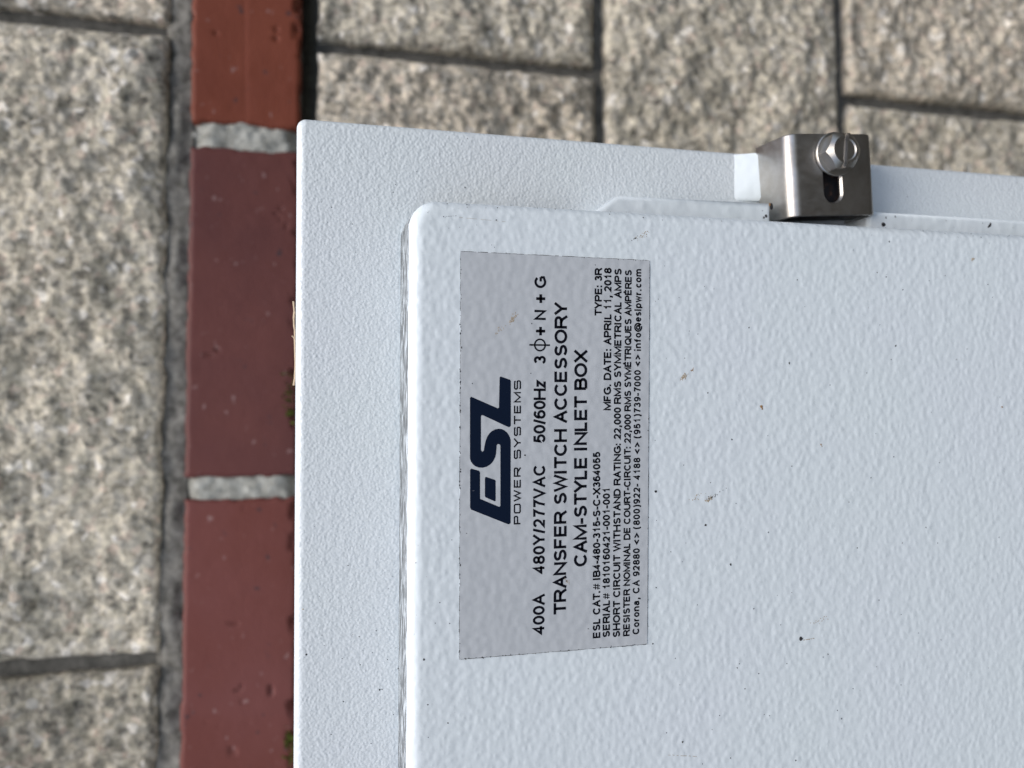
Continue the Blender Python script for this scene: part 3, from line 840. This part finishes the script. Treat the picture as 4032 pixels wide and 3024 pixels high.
ends = [e for e in bm.edges if all(abs(abs(v_.co.x) - LX) < 1e-4 for v_ in e.verts) and len(e.link_faces) == 2 and abs(e.link_faces[0].normal.dot(e.link_faces[1].normal)) < 0.5]
bmesh.ops.bevel(bm, geom=ends, offset=0.55, segments=3, affect='EDGES', profile=0.5)
tmp = bpy.data.meshes.new('clamp_blank'); bm.to_mesh(tmp); bm.free()
blank = bpy.data.objects.new('clamp_blank', tmp); COL.objects.link(blank)
# the slot, flared towards the front
bm = bmesh.new()
SX0, SX1, SZ = -6.6, 9.5, 0.5
def obround(r, y):
    pts = []
    for k in range(17):
        a = math.radians(-90 + 180 * k / 16); pts.append((SX1 + r * math.cos(a), y, SZ + r * math.sin(a)))
    for k in range(17):
        a = math.radians(90 + 180 * k / 16); pts.append((SX0 + r * math.cos(a), y, SZ + r * math.sin(a)))
    return [bm.verts.new(q) for q in pts]
r1, r2, r3, r4 = obround(4.6, -0.6), obround(3.95, 0.08), obround(3.35, 0.75), obround(3.3, 3.0)
for A_, B_ in ((r1, r2), (r2, r3), (r3, r4)):
    for i in range(len(A_)):
        j = (i + 1) % len(A_)
        bm.faces.new((A_[i], A_[j], B_[j], B_[i]))
bm.faces.new(r1); bm.faces.new(r4)
bmesh.ops.recalc_face_normals(bm, faces=bm.faces)
tmp2 = bpy.data.meshes.new('slot_cutter'); bm.to_mesh(tmp2); bm.free()
cutter = bpy.data.objects.new('slot_cutter', tmp2); COL.objects.link(cutter)
md = blank.modifiers.new('cut', 'BOOLEAN'); md.operation = 'DIFFERENCE'; md.object = cutter; md.solver = 'EXACT'
dg = bpy.context.evaluated_depsgraph_get()
me = bpy.data.meshes.new_from_object(blank.evaluated_get(dg))
for o_ in (blank, cutter): bpy.data.objects.remove(o_)
for v_ in me.vertices:
    v_.co = Vector(loc(*v_.co)) - Vector(BASE)
for p_ in me.polygons: p_.use_smooth = True
me.materials.clear()
me.name = 'door_clamp'
if hasattr(me, 'set_sharp_from_angle'): me.set_sharp_from_angle(angle=math.radians(28))
me.update()
clamp = link('door_clamp', me, [M_STEEL], encl, 'stainless steel U-shaped clamp with a slotted face at the door edge')

# added block between the legs: paints the clamp's hollow dark, with rust tones
M_HOLLOW, nt, p = mat('hollow_shade_and_rust')
nn = noise(nt, coords(nt), 420, 4.0, 0.6)
nt.links.new(ramp(nt, nn.outputs[0], [(0.45, (0.010, 0.011, 0.014)), (0.62, (0.030, 0.018, 0.014)), (0.75, (0.16, 0.08, 0.05))]), p.inputs['Base Color'])
p.inputs['Roughness'].default_value = 0.6
fill_mb = MB()
hw = HW - T - 0.3
c8 = [loc(x, y, z) for x in (-14.0, 13.4) for y in (4.8, 13.5) for z in (-hw, hw)]
fill_mb.add(c8, [(0, 1, 3, 2), (4, 6, 7, 5), (0, 4, 5, 1), (2, 3, 7, 6), (0, 2, 6, 4), (1, 5, 7, 3)])
fill_mb.build('dark_hollow_fill', [M_HOLLOW], clamp, BASE)

# ---- hex washer-head screw with a sawn slot
scr = MB()
bo_ = np.array([0.0840, YP, -0.1770])
def P3(r, a, y): return (bo_[0] + r * MM * math.cos(a), bo_[1] + y * MM, bo_[2] + r * MM * math.sin(a))
def lathe(profile, seg=48, m=0):
    V, Fc = [], []
    for r, y in profile:
        for k in range(seg): V.append(P3(r, 2 * PI * k / seg, y))
    for i in range(len(profile) - 1):
        for k in range(seg):
            j = (k + 1) % seg
            Fc.append((i * seg + k, i * seg + j, (i + 1) * seg + j, (i + 1) * seg + k))
    scr.add(V, Fc, m, True)
lathe([(2.6, 13.0), (2.6, 0.1), (7.4, -0.05), (8.0, -0.30), (8.0, -0.95), (7.7, -1.3), (5.6, -1.6)])
# the hexagon (points up and down in the world) whose top is turned to a rounded chamfer, split in two by the slot
RH, TOPY, SW, SD = 7.1, -6.9, 0.85, 1.8
def hex_r(a):
    t_ = (a - PI / 2 - math.radians(7)) % (PI / 3) - PI / 6
    return RH * math.cos(PI / 6) / math.cos(t_)
seg = 144
rim, top, foot = [], [], []
for k in range(seg):
    a = 2 * PI * k / seg
    r = hex_r(a)
    drop = 0.15 + (r - 5.45) * 0.85         # turned chamfer bites deeper at the points
    foot.append(P3(r, a, -1.3)); rim.append(P3(r, a, TOPY + 0.35 + drop)); top.append(P3(5.3, a, TOPY + 0.30))
fin = [P3(4.95, 2 * PI * k / seg, TOPY) for k in range(seg)]
lip_in = [P3(4.1, 2 * PI * k / seg, TOPY + 0.02) for k in range(seg)]
dish = [P3(3.7, 2 * PI * k / seg, TOPY + 0.40) for k in range(seg)]
V = foot + rim + top + fin + lip_in + dish
hexb = bmesh.new()
hv = [hexb.verts.new(q) for q in V]
for lay in range(5):
    for k in range(seg):
        j = (k + 1) % seg
        hexb.faces.new((hv[lay * seg + k], hv[lay * seg + j], hv[(lay + 1) * seg + j], hv[(lay + 1) * seg + k]))
hexb.faces.new([hv[5 * seg + k] for k in range(seg)])
hexb.faces.new([hv[k] for k in range(seg)][::-1])
bmesh.ops.recalc_face_normals(hexb, faces=hexb.faces)
t1 = bpy.data.meshes.new('screw_blank'); hexb.to_mesh(t1); hexb.free()
hb = bpy.data.objects.new('screw_blank', t1); COL.objects.link(hb)
sb_ = bmesh.new()
bmesh.ops.create_cube(sb_, size=1.0)
SA = math.radians(-3)
for v_ in sb_.verts:
    x, y, z = v_.co.x * 20, v_.co.y * 2 * SD, v_.co.z * 2 * SW
    v_.co = (bo_[0] + (x * math.cos(SA) - z * math.sin(SA)) * MM, bo_[1] + (TOPY + y) * MM, bo_[2] + (x * math.sin(SA) + z * math.cos(SA)) * MM)
t2 = bpy.data.meshes.new('saw'); sb_.to_mesh(t2); sb_.free()
sawo = bpy.data.objects.new('saw', t2); COL.objects.link(sawo)
md = hb.modifiers.new('cut', 'BOOLEAN'); md.operation = 'DIFFERENCE'; md.object = sawo; md.solver = 'EXACT'
dg = bpy.context.evaluated_depsgraph_get()
me = bpy.data.meshes.new_from_object(hb.evaluated_get(dg))
for o_ in (hb, sawo): bpy.data.objects.remove(o_)
scr.add([v_.co[:] for v_ in me.vertices], [list(p_.vertices) for p_ in me.polygons], 0, True)
screw = scr.build('hex_screw', [M_SCREW], clamp, BASE, 'slotted hex screw holding the clamp')
if hasattr(screw.data, 'set_sharp_from_angle'): screw.data.set_sharp_from_angle(angle=math.radians(24))

# ------------------------------------------------------------------ small growth and litter
M_STRAW = plain('dry_straw', (0.55, 0.43, 0.30), 0.7, 0.2, 0.25, 900)
M_MOSS = plain('green_moss', (0.085, 0.105, 0.022), 0.9, 0.1, 0.5, 900)
st = MB()
for pts, wpx in (([(1155, 1186), (1159, 1228), (1157, 1256), (1158, 1285), (1161, 1300), (1161, 1326), (1162, 1360), (1163.5, 1420), (1163, 1460), (1161.5, 1490), (1157, 1518)], 7), ([(1149, 1322), (1156, 1328), (1162, 1342)], 5)):
    C3 = [at(x, y, 0.2685) for x, y in pts]
    kx = 0.277 / F
    for i in range(len(C3) - 1):
        a, b = Vector(C3[i]), Vector(C3[i + 1])
        d = (b - a).normalized(); sz = Vector((-d.z, 0, d.x)) * wpx * kx * 0.5 * rs.uniform(0.8, 1.3); sy = Vector((0, wpx * kx * 0.5, 0))
        ring = lambda q: [q + sz, q + sy, q - sz, q - sy]
        st.add([tuple(q) for q in ring(a) + ring(b)], [(k, (k + 1) % 4, 4 + (k + 1) % 4, 4 + k) for k in range(4)] + [(3, 2, 1, 0), (4, 5, 6, 7)], 0)
o = st.build('dry_straw', [M_STRAW])
o['label'] = 'thin tan bit of dry straw lying along the top edge of the white metal box'; o['category'] = 'straw'
def moss(px, py, ry, rz, lab):
    mb = MB(); c = at(px, py, 0.515)
    c = at(px, py, 0.5145 + c[0] * math.tan(YAW) - 0.004)
    for k in range(70):
        q = Vector((c[0] + rs.gauss(0, ry * 0.45), c[1] + rs.uniform(-0.001, 0.003), c[2] + rs.gauss(0, rz * 0.45)))
        up = Vector((rs.gauss(0, 0.5), -abs(rs.gauss(0.5, 0.4)), rs.gauss(0.3, 0.6))).normalized() * rs.uniform(0.002, 0.0045)
        sd2 = up.cross(Vector((rs.gauss(0, 1), rs.gauss(0, 1), rs.gauss(0, 1)))).normalized() * 0.0008
        mb.add([tuple(q - sd2), tuple(q + sd2), tuple(q + sd2 * 0.7 + up * 0.6), tuple(q + up), tuple(q - sd2 * 0.7 + up * 0.6)], [(0, 1, 2, 3, 4)])
    o = mb.build('moss_tuft', [M_MOSS]); o['label'] = lab; o['category'] = 'moss'; o['group'] = 'moss tufts under the brick band'
moss(1148, 1570, 0.016, 0.004, 'tuft of green moss on the dark plum brick beside the straw')
moss(1145, 2935, 0.012, 0.004, 'tuft of dark green moss at the lower edge of the dull red brick')
